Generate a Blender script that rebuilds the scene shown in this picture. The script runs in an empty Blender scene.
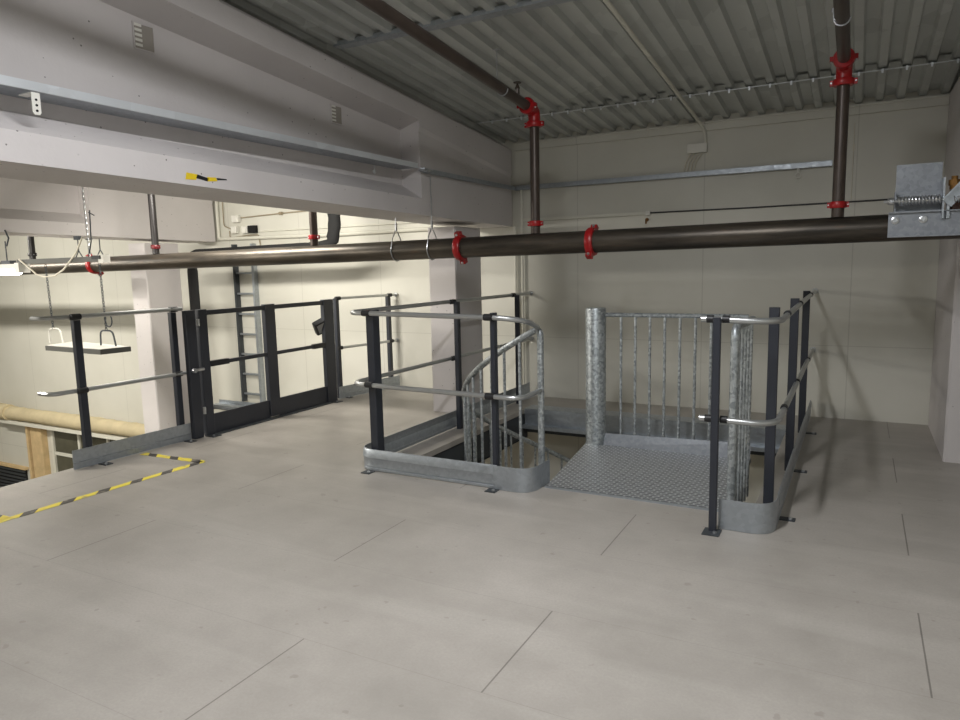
import bpy, math, random
from mathutils import Vector, Matrix
random.seed(7)
C = bpy.context.scene.collection
PI = math.pi

# ------------------------------------------------------------------ helpers
def lin(r, g, b):
    def f(c):
        c /= 255.0
        return c / 12.92 if c <= 0.04045 else ((c + 0.055) / 1.055) ** 2.4
    return (f(r), f(g), f(b), 1.0)

class MB:
    """collects geometry in world coordinates and links it as one mesh object"""
    def __init__(self):
        self.v = []; self.f = []
    def add(self, vs, fs):
        n = len(self.v)
        self.v += [tuple(p) for p in vs]
        self.f += [tuple(i + n for i in q) for q in fs]
        return self
    def box(self, a, b, M=None):
        x0, y0, z0 = a; x1, y1, z1 = b
        if x0 > x1: x0, x1 = x1, x0
        if y0 > y1: y0, y1 = y1, y0
        if z0 > z1: z0, z1 = z1, z0
        vs = [Vector(p) for p in ((x0,y0,z0),(x1,y0,z0),(x1,y1,z0),(x0,y1,z0),(x0,y0,z1),(x1,y0,z1),(x1,y1,z1),(x0,y1,z1))]
        if M is not None: vs = [M @ p for p in vs]
        return self.add(vs, [(3,2,1,0),(4,5,6,7),(0,1,5,4),(1,2,6,5),(2,3,7,6),(3,0,4,7)])
    def cbox(self, a, b, e=0.003, M=None):
        """box with chamfered vertical edges"""
        x0, y0, z0 = a; x1, y1, z1 = b
        if x0 > x1: x0, x1 = x1, x0
        if y0 > y1: y0, y1 = y1, y0
        p = [(x0+e,y0),(x1-e,y0),(x1,y0+e),(x1,y1-e),(x1-e,y1),(x0+e,y1),(x0,y1-e),(x0,y0+e)]
        return self.prism(p, z0, z1, M)
    def prism(self, poly, z0, z1, M=None):
        n = len(poly)
        vs = [Vector((x, y, z0)) for x, y in poly] + [Vector((x, y, z1)) for x, y in poly]
        if M is not None: vs = [M @ p for p in vs]
        fs = [tuple(range(n-1, -1, -1)), tuple(range(n, 2*n))]
        fs += [(i, (i+1) % n, n + (i+1) % n, n + i) for i in range(n)]
        return self.add(vs, fs)
    def loft(self, rings, caps=True, closed=True):
        m = len(rings[0]); vs = [p for r in rings for p in r]; fs = []
        for k in range(len(rings) - 1):
            for i in range(m if closed else m - 1):
                j = (i + 1) % m
                fs.append((k*m+i, k*m+j, (k+1)*m+j, (k+1)*m+i))
        if caps:
            fs.append(tuple(range(m-1, -1, -1))); fs.append(tuple((len(rings)-1)*m + i for i in range(m)))
        return self.add(vs, fs)
    def tube(self, pts, r, n=10, caps=True):
        P = [Vector(p) for p in pts]; rings = []
        T = []
        for i in range(len(P)):
            a = P[i] - P[i-1] if i > 0 else P[1] - P[0]
            b = P[i+1] - P[i] if i < len(P)-1 else P[-1] - P[-2]
            T.append((a.normalized() + b.normalized()).normalized())
        up = Vector((0,0,1)) if abs(T[0].z) < 0.9 else Vector((1,0,0))
        N = (up - T[0] * up.dot(T[0])).normalized()
        for i in range(len(P)):
            N = (N - T[i] * N.dot(T[i])).normalized()
            B = T[i].cross(N)
            k = 1.0
            if 0 < i < len(P)-1:
                c = T[i].dot((P[i+1]-P[i]).normalized()); k = 1/max(c, .5)
            rr = r[i] if isinstance(r, (list, tuple)) else r
            rings.append([P[i] + (N*math.cos(2*PI*j/n) + B*math.sin(2*PI*j/n)) * rr for j in range(n)])
        return self.loft(rings, caps)
    def lathe(self, prof, o, axis, n=20):
        """prof = [(distance along axis, radius)]"""
        A = Vector(axis).normalized(); up = Vector((0,0,1)) if abs(A.z) < .9 else Vector((1,0,0))
        N = (up - A*up.dot(A)).normalized(); B = A.cross(N); O = Vector(o)
        rings = [[O + A*d + (N*math.cos(2*PI*j/n) + B*math.sin(2*PI*j/n))*r for j in range(n)] for d, r in prof]
        return self.loft(rings)
    def ribbon(self, path, z0, z1, th, prof=None):
        """upright strip along a plan path; prof = [(height fraction, sideways offset)]"""
        P = [Vector((x, y, 0)) for x, y in path]; rings = []
        prof = prof or [(0,0),(1,0)]
        for i in range(len(P)):
            a = P[i]-P[i-1] if i else P[1]-P[0]
            b = P[i+1]-P[i] if i < len(P)-1 else P[-1]-P[-2]
            t = (a.normalized()+b.normalized()).normalized()
            n = Vector((-t.y, t.x, 0)); c = max(t.dot(b.normalized()), .5)
            ring = [P[i] + n*((o+th/2)/c) + Vector((0,0,z0+(z1-z0)*h)) for h, o in prof]
            ring += [P[i] + n*((o-th/2)/c) + Vector((0,0,z0+(z1-z0)*h)) for h, o in reversed(prof)]
            rings.append(ring)
        return self.loft(rings)
    def build(self, name, mat, parent=None, label=None, sharp=35, origin=None, kind=None):
        me = bpy.data.meshes.new(name)
        if parent is not None: o = Vector(parent['_o'])
        elif origin is not None: o = Vector(origin)
        else:
            lo = [min(p[k] for p in self.v) for k in range(3)]; hi = [max(p[k] for p in self.v) for k in range(3)]
            o = Vector(((lo[0]+hi[0])/2, (lo[1]+hi[1])/2, lo[2]))
        me.from_pydata([Vector(p) - o for p in self.v], [], self.f)
        me.validate(); me.update()
        import bmesh
        bm = bmesh.new(); bm.from_mesh(me); bmesh.ops.recalc_face_normals(bm, faces=bm.faces[:]); bm.to_mesh(me); bm.free()
        for p in me.polygons: p.use_smooth = True
        me.set_sharp_from_angle(angle=math.radians(sharp))
        me.materials.append(mat)
        ob = bpy.data.objects.new(name, me); C.objects.link(ob)
        ob['_o'] = tuple(o)
        if parent is not None: ob.parent = parent
        else: ob.location = o
        if label: ob['label'] = label
        if kind: ob['kind'] = kind
        return ob

def fillet(pts, r, n=6):
    """round the inner corners of a polyline"""
    P = [Vector(p) for p in pts]; out = [P[0]]
    for i in range(1, len(P)-1):
        a = (P[i-1]-P[i]); b = (P[i+1]-P[i]); la, lb = a.length, b.length
        a.normalize(); b.normalize()
        d = min(r, la*.49, lb*.49)
        p0 = P[i]+a*d; p1 = P[i]+b*d
        for k in range(n+1):
            t = k/n
            out.append(p0*(1-t)**2 + P[i]*2*t*(1-t) + p1*t*t)
    out.append(P[-1]); return out

def thing(name, label, cat, loc, group=None):
    o = bpy.data.objects.new(name, None); C.objects.link(o); o.empty_display_size = .1
    o.location = loc; o['_o'] = tuple(loc); o['label'] = label; o['category'] = cat
    if group: o['group'] = group
    return o
def tag(o, label, cat, group=None):
    o['label'] = label; o['category'] = cat
    if group: o['group'] = group
    return o

# ------------------------------------------------------------------ materials
def mat(name, col, rough=.6, metal=0., var=0., vscale=6., bump=0., bscale=60., spec=None):
    m = bpy.data.materials.new(name); m.use_nodes = True
    nt = m.node_tree; b = nt.nodes['Principled BSDF']
    b.inputs['Base Color'].default_value = col; b.inputs['Roughness'].default_value = rough; b.inputs['Metallic'].default_value = metal
    if spec is not None: b.inputs['Specular IOR Level'].default_value = spec
    tc = nt.nodes.new('ShaderNodeTexCoord')
    if var:
        n = nt.nodes.new('ShaderNodeTexNoise'); n.inputs['Scale'].default_value = vscale; n.inputs['Detail'].default_value = 6
        nt.links.new(tc.outputs['Object'], n.inputs['Vector'])
        r = nt.nodes.new('ShaderNodeValToRGB')
        r.color_ramp.elements[0].position = .3; r.color_ramp.elements[1].position = .7
        r.color_ramp.elements[0].color = tuple(c*(1-var) for c in col[:3]) + (1,)
        r.color_ramp.elements[1].color = tuple(min(1, c*(1+var)) for c in col[:3]) + (1,)
        nt.links.new(n.outputs['Fac'], r.inputs['Fac']); nt.links.new(r.outputs['Color'], b.inputs['Base Color'])
    if bump:
        n2 = nt.nodes.new('ShaderNodeTexNoise'); n2.inputs['Scale'].default_value = bscale; n2.inputs['Detail'].default_value = 4
        nt.links.new(tc.outputs['Object'], n2.inputs['Vector'])
        bp = nt.nodes.new('ShaderNodeBump'); bp.inputs['Strength'].default_value = bump; bp.inputs['Distance'].default_value = .01
        nt.links.new(n2.outputs['Fac'], bp.inputs['Height']); nt.links.new(bp.outputs['Normal'], b.inputs['Normal'])
    return m

class NT:
    def __init__(self, m): self.t = m.node_tree; self.b = self.t.nodes['Principled BSDF']
    def n(self, kind, **kw):
        x = self.t.nodes.new(kind)
        for k, v in kw.items(): setattr(x, k, v)
        return x
    def m(self, op, a, b=None, c=None):
        x = self.n('ShaderNodeMath', operation=op)
        for i, s in enumerate((a, b, c)):
            if s is None: continue
            if isinstance(s, (int, float)): x.inputs[i].default_value = s
            else: self.t.links.new(s, x.inputs[i])
        return x.outputs[0]
    def mix(self, f, a, b):
        x = self.n('ShaderNodeMix', data_type='RGBA')
        if isinstance(f, (int, float)): x.inputs[0].default_value = f
        else: self.t.links.new(f, x.inputs[0])
        for i, s in ((6, a), (7, b)):
            if isinstance(s, tuple): x.inputs[i].default_value = s
            else: self.t.links.new(s, x.inputs[i])
        return x.outputs[2]
    def noise(self, vec, scale, detail=4, rough=.5):
        x = self.n('ShaderNodeTexNoise'); x.inputs['Scale'].default_value = scale; x.inputs['Detail'].default_value = detail
        x.inputs['Roughness'].default_value = rough
        self.t.links.new(vec, x.inputs['Vector']); return x.outputs['Fac']
    def ramp(self, f, p0, p1, c0=(0,0,0,1), c1=(1,1,1,1)):
        x = self.n('ShaderNodeValToRGB'); e = x.color_ramp.elements
        e[0].position = p0; e[1].position = p1; e[0].color = c0; e[1].color = c1
        self.t.links.new(f, x.inputs['Fac']); return x.outputs['Color']
    def link(self, a, b): self.t.links.new(a, b)

def floor_mat():
    m = mat('chipboard floor', lin(176,168,157), .42); q = NT(m)
    tc = q.n('ShaderNodeTexCoord'); s = q.n('ShaderNodeSeparateXYZ'); q.link(tc.outputs['Object'], s.inputs[0])
    x, y = s.outputs[0], s.outputs[1]
    row = q.m('FLOOR', q.m('DIVIDE', q.m('SUBTRACT', y, 1.88), .612))
    fy = q.m('SUBTRACT', q.m('SUBTRACT', y, 1.88), q.m('MULTIPLY', row, .612))
    dy = q.m('MINIMUM', fy, q.m('SUBTRACT', .612, fy))
    odd = q.m('MODULO', q.m('ADD', row, 100.), 2.)
    shift = q.m('ADD', q.m('MULTIPLY', odd, 1.304), q.m('MULTIPLY', q.m('COMPARE', row, -1., .1), .366))
    fx = q.m('MODULO', q.m('ADD', q.m('SUBTRACT', q.m('ADD', x, 1.04), shift), 244.), 2.44)
    dx = q.m('MINIMUM', fx, q.m('SUBTRACT', 2.44, fx))
    sx = q.m('LESS_THAN', dx, .0030); sy = q.m('LESS_THAN', dy, .0014)
    big = q.noise(tc.outputs['Object'], .9, 5); fine = q.noise(tc.outputs['Object'], 90, 3, .7)
    mp = q.n('ShaderNodeMapping'); q.link(tc.outputs['Object'], mp.inputs[0]); mp.inputs['Rotation'].default_value = (0,0,.5); mp.inputs['Scale'].default_value = (.6, 5, 1)
    streak = q.noise(mp.outputs[0], 1.0, 4)
    base = q.ramp(q.m('ADD', q.m('MULTIPLY', big, .6), q.m('MULTIPLY', q.noise(tc.outputs['Object'], 3.2, 6, .65), .4)), .36, .64, lin(148,143,136), lin(173,167,160))
    base = q.mix(q.m('MULTIPLY', q.ramp(streak, .52, .72), .38), base, lin(186,181,174))
    base = q.mix(q.m('MULTIPLY', q.ramp(fine, .35, .65), .3), base, lin(140,135,129))
    chips = q.ramp(q.noise(tc.outputs['Object'], 14, 2), .70, .73)
    base = q.mix(q.m('MULTIPLY', chips, .35), base, lin(120,112,104))
    seam = q.m('MAXIMUM', q.m('MULTIPLY', sx, .55), q.m('MULTIPLY', sy, .18))
    base = q.mix(seam, base, lin(60,54,50))
    q.link(base, q.b.inputs['Base Color'])
    bp = q.n('ShaderNodeBump'); bp.inputs['Strength'].default_value = .15; bp.inputs['Distance'].default_value = .004
    q.link(fine, bp.inputs['Height']); q.link(bp.outputs[0], q.b.inputs['Normal'])
    q.link(q.ramp(big, .3, .7, (.36,)*3+(1,), (.5,)*3+(1,)), q.b.inputs['Roughness'])
    return m

def wall_mat():
    m = mat('cream wall panels', lin(206,204,194), .55); q = NT(m)
    tc = q.n('ShaderNodeTexCoord'); s = q.n('ShaderNodeSeparateXYZ'); q.link(tc.outputs['Object'], s.inputs[0])
    x, z = s.outputs[0], s.outputs[2]
    fx = q.m('MODULO', q.m('ADD', q.m('ADD', x, .057), 123.), 1.23); dx = q.m('MINIMUM', fx, q.m('SUBTRACT', 1.23, fx))
    vx = q.m('LESS_THAN', dx, .004)
    hz = q.m('LESS_THAN', q.m('ABSOLUTE', q.m('SUBTRACT', z, .64)), .003)
    hz = q.m('MAXIMUM', hz, q.m('LESS_THAN', q.m('ABSOLUTE', q.m('ADD', z, 1.6)), .004))
    base = q.ramp(q.noise(tc.outputs['Object'], 1.2, 5), .3, .7, lin(200,198,187), lin(210,208,198))
    base = q.mix(q.m('MULTIPLY', q.m('MAXIMUM', vx, hz), .26), base, lin(120,115,104))
    scuff = q.ramp(q.noise(tc.outputs['Object'], 9, 3), .76, .8)
    base = q.mix(q.m('MULTIPLY', scuff, .25), base, lin(120,112,104))
    q.link(base, q.b.inputs['Base Color'])
    return m

def concrete_mat():
    m = mat('painted concrete', lin(202,198,198), .7); q = NT(m)
    tc = q.n('ShaderNodeTexCoord')
    base = q.ramp(q.noise(tc.outputs['Object'], 1.5, 6), .3, .7, lin(196,191,190), lin(208,203,202))
    v = q.n('ShaderNodeTexVoronoi'); v.inputs['Scale'].default_value = 17; q.link(tc.outputs['Object'], v.inputs['Vector'])
    pit = q.m('LESS_THAN', v.outputs['Distance'], .08)
    mask = q.ramp(q.noise(tc.outputs['Object'], 1.7, 2), .46, .54)
    base = q.mix(q.m('MULTIPLY', q.m('MULTIPLY', pit, mask), .75), base, lin(70,64,62))
    q.link(base, q.b.inputs['Base Color'])
    bp = q.n('ShaderNodeBump'); bp.inputs['Strength'].default_value = .12; bp.inputs['Distance'].default_value = .01
    q.link(q.noise(tc.outputs['Object'], 35, 4), bp.inputs['Height']); q.link(bp.outputs[0], q.b.inputs['Normal'])
    return m

def galv_mat(name, c0, c1, rough, scale=45, metal=.75):
    m = mat(name, c0, rough, metal); q = NT(m)
    tc = q.n('ShaderNodeTexCoord')
    v = q.n('ShaderNodeTexVoronoi'); v.inputs['Scale'].default_value = scale; q.link(tc.outputs['Object'], v.inputs['Vector'])
    s = q.n('ShaderNodeSeparateColor'); q.link(v.outputs['Color'], s.inputs[0])
    q.link(q.ramp(s.outputs[0], .1, .9, c0, c1), q.b.inputs['Base Color'])
    q.link(q.ramp(s.outputs[1], 0, 1, (rough-.08,)*3+(1,), (rough+.1,)*3+(1,)), q.b.inputs['Roughness'])
    return m

def grate_mat(rot=0.):
    m = mat('serrated grating', lin(120,122,124), .45, .7); q = NT(m)
    tc = q.n('ShaderNodeTexCoord'); mp = q.n('ShaderNodeMapping'); q.link(tc.outputs['Object'], mp.inputs[0]); mp.inputs['Rotation'].default_value = (rot,0,.0)
    br = q.n('ShaderNodeTexBrick'); q.link(mp.outputs[0], br.inputs['Vector'])
    br.inputs['Scale'].default_value = 1; br.inputs['Brick Width'].default_value = .054; br.inputs['Row Height'].default_value = .026
    br.inputs['Mortar Size'].default_value = .0075; br.inputs['Mortar Smooth'].default_value = .5
    br.inputs['Color1'].default_value = lin(88,92,96); br.inputs['Color2'].default_value = lin(118,122,126); br.inputs['Mortar'].default_value = lin(216,218,220)
    q.link(br.outputs['Color'], q.b.inputs['Base Color'])
    bp = q.n('ShaderNodeBump'); bp.inputs['Strength'].default_value = .9; bp.inputs['Distance'].default_value = .012
    q.link(br.outputs['Fac'], bp.inputs['Height']); q.link(bp.outputs[0], q.b.inputs['Normal'])
    return m

def pipe_mat():
    m = mat('black steel pipe', lin(72,64,58), .38, .6); q = NT(m)
    tc = q.n('ShaderNodeTexCoord'); mp = q.n('ShaderNodeMapping'); q.link(tc.outputs['Object'], mp.inputs[0]); mp.inputs['Scale'].default_value = (1.2, 9, 9)
    base = q.ramp(q.noise(mp.outputs[0], 1.6, 6, .6), .35, .7, lin(56,52,47), lin(98,90,80))
    rust = q.ramp(q.noise(mp.outputs[0], 4, 5, .6), .6, .72)
    base = q.mix(q.m('MULTIPLY', rust, .2), base, lin(120,84,60))
    q.link(base, q.b.inputs['Base Color']); return m

def tape_mat():
    m = mat('yellow black hazard tape', lin(236,214,40), .5); q = NT(m)
    tc = q.n('ShaderNodeTexCoord'); s = q.n('ShaderNodeSeparateXYZ'); q.link(tc.outputs['Object'], s.inputs[0])
    d = q.m('ADD', s.outputs[1], q.m('MULTIPLY', s.outputs[0], 1.0))
    d = q.m('MODULO', q.m('ADD', d, 20.), .24)
    k = q.m('GREATER_THAN', d, .15)
    base = q.mix(k, lin(232,214,70), lin(64,60,56))
    worn = q.ramp(q.noise(tc.outputs['Object'], 11, 4, .6), .55, .62)
    base = q.mix(q.m('MULTIPLY', worn, .6), base, lin(150,142,126))
    q.link(base, q.b.inputs['Base Color']); return m

M_floor = floor_mat(); M_wall = wall_mat(); M_conc = concrete_mat()
M_galv = galv_mat('hot dip galvanized steel', lin(150,156,160), lin(196,202,204), .42, 60)
M_zinc = galv_mat('smooth galvanized sheet', lin(166,172,178), lin(176,182,188), .42, 45)
M_bright = galv_mat('pale galvanized sheet', lin(214,218,222), lin(224,228,232), .38, 5, .45)  # tone lightened to carry the lamp glare on the channel lip
M_dull = galv_mat('dull galvanized sheet', lin(138,142,148), lin(150,154,160), .5, 50, .6)
M_tube = mat('bright steel tube', lin(188,190,190), .32, .8, .06, 9)
M_deck = galv_mat('corrugated roof sheet', lin(184,187,184), lin(198,201,198), .5, 3, .35)
M_dark = mat('anthracite paint', lin(43,46,54), .42, .0, .08, 5)
M_clamp = mat('black clamp plastic', lin(30,30,32), .5)
M_pipe = pipe_mat()
M_riser = mat('dark brown painted pipe', lin(72,62,56), .38, .3, .15, 7)
M_red = mat('red coupling paint', lin(158,20,24), .35, 0, .08, 20)
M_bolt = mat('zinc bolt', lin(200,202,205), .3, .9, .05, 30)
M_grey = mat('grey painted sheet', lin(88,88,84), .5, .1, .05, 8)
M_yellow = mat('yellow tape', lin(226,196,40), .5, 0, .08, 30)
M_grey2 = mat('lamp glass', lin(150,150,146), .15, 0, .05, 30)  # grey lightened to hold the reflection on the floodlight glass
M_drop = mat('shaded dark pipe', lin(34,31,31), .4, .2, .1, 7)  # drop pipe brown darkened, shade of the left hall put into the colour
M_dred = mat('shaded red coupling', lin(92,18,24), .4, 0, .1, 20)  # coupling red with the same shade mixed in
M_white = mat('white plastic', lin(222,220,212), .5, 0, .03, 8)
M_offw = mat('white painted conduit', lin(214,212,200), .5, 0, .03, 8)
M_cable = mat('grey white cable', lin(214,208,192), .6, 0, .04, 20)
M_dullc = mat('dull brown grey conduit', lin(150,138,116), .6, 0, .06, 12)
M_black = mat('black rubber sleeve', lin(9,9,10), .8, 0, .2, 12, .3, 30)
M_beige = mat('beige wrapped insulation', lin(198,184,150), .75, 0, .1, 5, .5, 14)
M_wood = mat('light timber board', lin(204,178,134), .7, 0, .12, 9)
M_steel = mat('dark structural steel', lin(72,76,80), .5, .4, .12, 6)
M_grate = grate_mat(); M_gratev = grate_mat(-PI/2); M_tape = tape_mat()
M_glass = mat('dark dusty glass', lin(84,82,68), .25, 0, .25, 3)
M_brass = mat('brass fitting', lin(128,92,46), .4, .6, .1, 20)
M_brown = mat('brown motor housing', lin(92,58,44), .5, 0, .1, 12)
M_hole = mat('concrete recess', lin(150,144,136), .8, 0, .1, 9)
M_lower = mat('ground floor concrete', lin(150,145,136), .7, 0, .1, 2)
M_lamp = mat('lit fluorescent tube', (1,1,1,1), .4)
_b = M_lamp.node_tree.nodes['Principled BSDF']
_b.inputs['Emission Color'].default_value = (1, .96, .86, 1); _b.inputs['Emission Strength'].default_value = 30

# ------------------------------------------------------------------ constants of the place
YW = 6.78                       # back wall
def zc(y): return 2.655 + .0867 * (6.785 - y)      # underside of the roof sheet
XG = -5.0                       # open edge of the upper floor
HX0, HX1, HY0, HY1 = -2.83, -.47, 3.95, 6.13       # stair opening

# ------------------------------------------------------------------ the setting
def slab(mb, x0, x1, y0, y1, z0, z1): mb.box((x0,y0,z0),(x1,y1,z1))
f = MB()
XR, YB = 1.6, -5.0
def ring_slab(mb, ox0, ox1, oy0, oy1, ix0, ix1, iy0, iy1, z0, z1):
    vs = []; fs = []
    for z in (z0, z1):
        vs += [(ox0,oy0,z),(ox1,oy0,z),(ox1,oy1,z),(ox0,oy1,z),(ix0,iy0,z),(ix1,iy0,z),(ix1,iy1,z),(ix0,iy1,z)]
    for k in range(4):
        j = (k+1) % 4
        fs += [(8+k, 8+j, 12+j, 12+k), (k, 4+k, 4+j, j), (k, j, 8+j, 8+k), (4+j, 4+k, 12+k, 12+j)]
    mb.add(vs, fs)
ring_slab(f, XG, XR, YB, YW, HX0, HX1, HY0, HY1, -.045, 0)
f.build('floor', M_floor, origin=(0,0,0), kind='structure')
MB().box((-17,YB,-2.75),(XR,YW,-2.7)).build('floor_lower', M_lower, origin=(0,0,0), kind='structure')
MB().box((-17,YW,-2.75),(XR+.2,YW+.15,3.4)).build('wall_back', M_wall, origin=(0,0,0), kind='structure')
MB().box((-17.15,YB,-2.75),(-17,YW,4.4)).build('wall_left', M_wall, origin=(0,0,0), kind='structure')
MB().box((XR,YB,-2.75),(XR+.15,YW,4.4)).build('wall_right', M_wall, origin=(0,0,0), kind='structure')
MB().box((-17,YB-.15,-2.75),(XR,YB,4.4)).build('wall_front', M_wall, origin=(0,0,0), kind='structure')

# roof: trapezoidal sheets, ribs running down the slope to the back wall
def sheet(y0, y1, dz):
    P = .149; x = -17.0; prof = []
    ph = (-3.12 - x) % P
    x = x + ph - P
    while x < XR + .2:
        # wide raised flute centred on x, narrow low flat between
        prof += [(x-.050, 0), (x-.036, .038), (x+.036, .038), (x+.050, 0)]
        x += P
    r0 = [Vector((px, y0, zc(y0)+pz+dz)) for px, pz in prof]; r1 = [Vector((px, y1, zc(y1)+pz+dz)) for px, pz in prof]
    return r0, r1
mb = MB()
for y0, y1, dz in ((YB-.1, 3.98, .0), (3.95, 6.02, .010), (5.97, YW+.1, .0)):
    a, b = sheet(y0, y1, dz); mb.loft([a, b], caps=False, closed=False)
ceil_o = mb.build('ceiling', M_deck, origin=(0,0,0), kind='structure', sharp=20)
# roof cover above the sheets keeps the hall dark between the flutes
MB().add([(-17.2,YB-.2,zc(YB)+.16),(XR+.2,YB-.2,zc(YB)+.16),(XR+.2,YW+.16,zc(YW)+.10),(-17.2,YW+.16,zc(YW)+.10),
          (-17.2,YB-.2,zc(YB)+.26),(XR+.2,YB-.2,zc(YB)+.26),(XR+.2,YW+.16,zc(YW)+.2),(-17.2,YW+.16,zc(YW)+.2)],
         [(3,2,1,0),(4,5,6,7),(0,1,5,4),(1,2,6,5),(2,3,7,6),(3,0,4,7)]).build('ceiling_cover', M_steel, origin=(0,0,0), kind='structure')
# flat strip under the first sheet lap
mb = MB(); mb.box((-3.2,3.93,zc(3.97)-.010),(XR,4.01,zc(3.97)-.002)); mb.box((-3.2,3.93,zc(3.97)-.002),(XR,3.935,zc(3.97)+.02))
mb.build('trim_1', M_zinc, kind='structure')
mb = MB(); mb.box((-3.2,5.975,zc(5.975)-.006),(XR,6.0,zc(6.0)-.001))
for k_ in range(31): mb.box((-3.12+.0745+k_*.149-.007,5.962,zc(5.97)-.030),(-3.12+.0745+k_*.149+.007,5.975,zc(5.975)-.001))
mb.build('trim_2', M_bright, kind='structure')
# top trim of the back wall under the sheet ends
mb = MB(); mb.box((-3.2,YW-.03,2.565),(XR,YW,2.635)); mb.box((-3.2,YW-.045,2.625),(XR,YW,2.64)); mb.build('trim_3', M_wall, origin=(0,0,0), kind='structure')
# corner trims of the wall under the beam end
mb = MB(); mb.tube([(-3.20,YW-.03,0),(-3.20,YW-.03,1.80)],.016,8); mb.build('trim_4', M_offw, kind='structure')
mb = MB(); mb.tube([(-3.12,YW-.03,0),(-3.12,YW-.03,2.20)],.014,8); mb.build('trim_5', M_offw, kind='structure')

# steel framing below the floor, round the stair opening and along the open edge
def channel_x(mb, x0, x1, y, d, z0, z1):     # d: direction of flanges
    mb.box((x0,y,z0),(x1,y+.008*d,z1)); mb.box((x0,y,z0),(x1,y+.07*d,z0+.012)); mb.box((x0,y,z1-.012),(x1,y+.07*d,z1))
def channel_y(mb, y0, y1, x, d, z0, z1):
    mb.box((x,y0,z0),(x+.008*d,y1,z1)); mb.box((x,y0,z0),(x+.07*d,y1,z0+.012)); mb.box((x,y0,z1-.012),(x+.07*d,y1,z1))
t = thing('floor_framing', 'galvanized steel channels framing the stair opening under the floor boards', 'steel frame', (-1.65,6.1,-.25))
mb = MB(); mb.box((HX0,HY1,-.15),(HX1,HY1+.012,-.047)); mb.box((HX0,HY1-.06,-.185),(HX1,HY1+.08,-.15)); mb.build('back_beam', M_zinc, t)
mb = MB(); mb.box((HX0,HY1-.004,.0008),(HX1,HY1+.19,.0045)); mb.box((HX0,HY1-.008,-.05),(HX1,HY1-.001,.0045)); mb.build('edge_plate', M_zinc, t)
mb = MB(); mb.box((HX0,HY1+.02,-.235),(HX1,HY1+.03,-.187)); mb.build('shade_strip', M_steel, t)  # dark strip drawn for the shadow line under the flange
mb = MB(); channel_y(mb, HY0-.06, HY1+.08, HX0-.01, -1, -.30, -.047); mb.build('side_beam', M_steel, t)
mb = MB(); channel_y(mb, HY0-.06, HY1+.08, HX1+.01, 1, -.30, -.047); mb.build('side_beam', M_steel, t)
mb = MB(); channel_x(mb, HX0, HX1, HY0-.01, -1, -.30, -.047); mb.build('front_beam', M_steel, t)
mb = MB(); channel_y(mb, YB+.1, YW-.02, XG, 1, -.30, -.047); tag(mb.build('edge_beam', M_steel), 'dark steel channel under the open left edge of the floor', 'steel beam')

# ------------------------------------------------------------------ concrete beams and columns
def beam(xf, label, holes=True):
    """roof beam: straight bottom flange, thin web, top flange following the roof slope, full-width end block"""
    Y0, YE, YBk = YB + .02, 6.69, 4.97
    def zb(y): return 1.883 - .018*(y-1.7)
    def sec(y, block):
        xb = xf - .52; w = .19
        zt = zc(y) - .07; z1 = zc(y) - (.23 if not block else .28+.035*(y-YBk)); z2 = z1 - .06; lo = zb(y) + .135; ch = lo + .118
        if block: wa = .0; wz = lo
        L = [(xf, zb(y)), (xf, lo)]
        if block: L += [(xf-.001, ch), (xf-.012, z1-.035), (xf+.0, z1)]
        else: L += [(xf-w, ch), (xf-w, z2), (xf, z1)]
        L += [(xf, zt-.03), (xf-.03, zt)]
        R = [(2*(xf-.26)-x, z) for x, z in reversed(L)]
        return [Vector((x, y, z)) for x, z in L + R]
    mb = MB()
    mb.loft([sec(Y0, False), sec(YBk, False)]); mb.loft([sec(YBk, True), sec(YE, True)])
    r = thing('concrete_beam', label, 'beam', (xf-.26, 3, 1.83))
    mb.build('beam_body', M_conc, r, sharp=15)
    return r
B1 = beam(-3.2, 'large pale painted concrete beam nearest the camera with galvanized channel along it')
B2 = beam(-7.6, 'farther concrete beam at upper left above the hanging lamp')
# recess boxes seen in the web of the near beam
for (y0, y1, z0, z1) in ((2.545,2.66,2.57,2.695),(4.10,4.21,2.445,2.565)):
    mb = MB(); x = -3.388
    mb.box((x,y0-.006,z0-.006),(x+.008,y1+.006,z0)); mb.box((x,y0-.006,z1),(x+.008,y1+.006,z1+.006)); mb.box((x,y0-.006,z0),(x+.008,y0,z1)); mb.box((x,y1,z0),(x+.008,y1+.006,z1))
    mb.build('recess_rim', M_conc, B1, label='raised rim of a square recess in the web')
    mb = MB(); mb.box((x,y0,z0),(x+.004,y1,z1)); mb.build('recess_plate', M_hole, B1, label='grey square recess in the web')
    mb = MB(); [mb.box((x+.004,y0+.004,z0+.012+i*(z1-z0)/5),(x+.007,y0+.045,z0+.004+(i+1)*(z1-z0)/5-.004)) for i in range(5)]
    mb.build('recess_slat', M_white, B1, label='pale slats inside a recess')
# tape scrap stuck on the beam
MT = Matrix(((0,0,1,-3.2),(1,0,0,0),(0,1,0,0),(0,0,0,1)))
for poly, mm in (([(2.645,1.893),(2.715,1.896),(2.725,1.926),(2.655,1.93)],M_yellow),([(2.715,1.906),(2.79,1.895),(2.80,1.912),(2.725,1.926)],M_clamp),
                 ([(2.79,1.895),(2.86,1.902),(2.85,1.922),(2.79,1.918)],M_yellow),([(2.86,1.908),(2.93,1.914),(2.925,1.920),(2.855,1.920)],M_clamp)):
    mb = MB(); mb.prism(poly, 0, .0015, MT); mb.build('tape_scrap', mm, B1, label='torn scrap of yellow and black tape on the lower flange')

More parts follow.
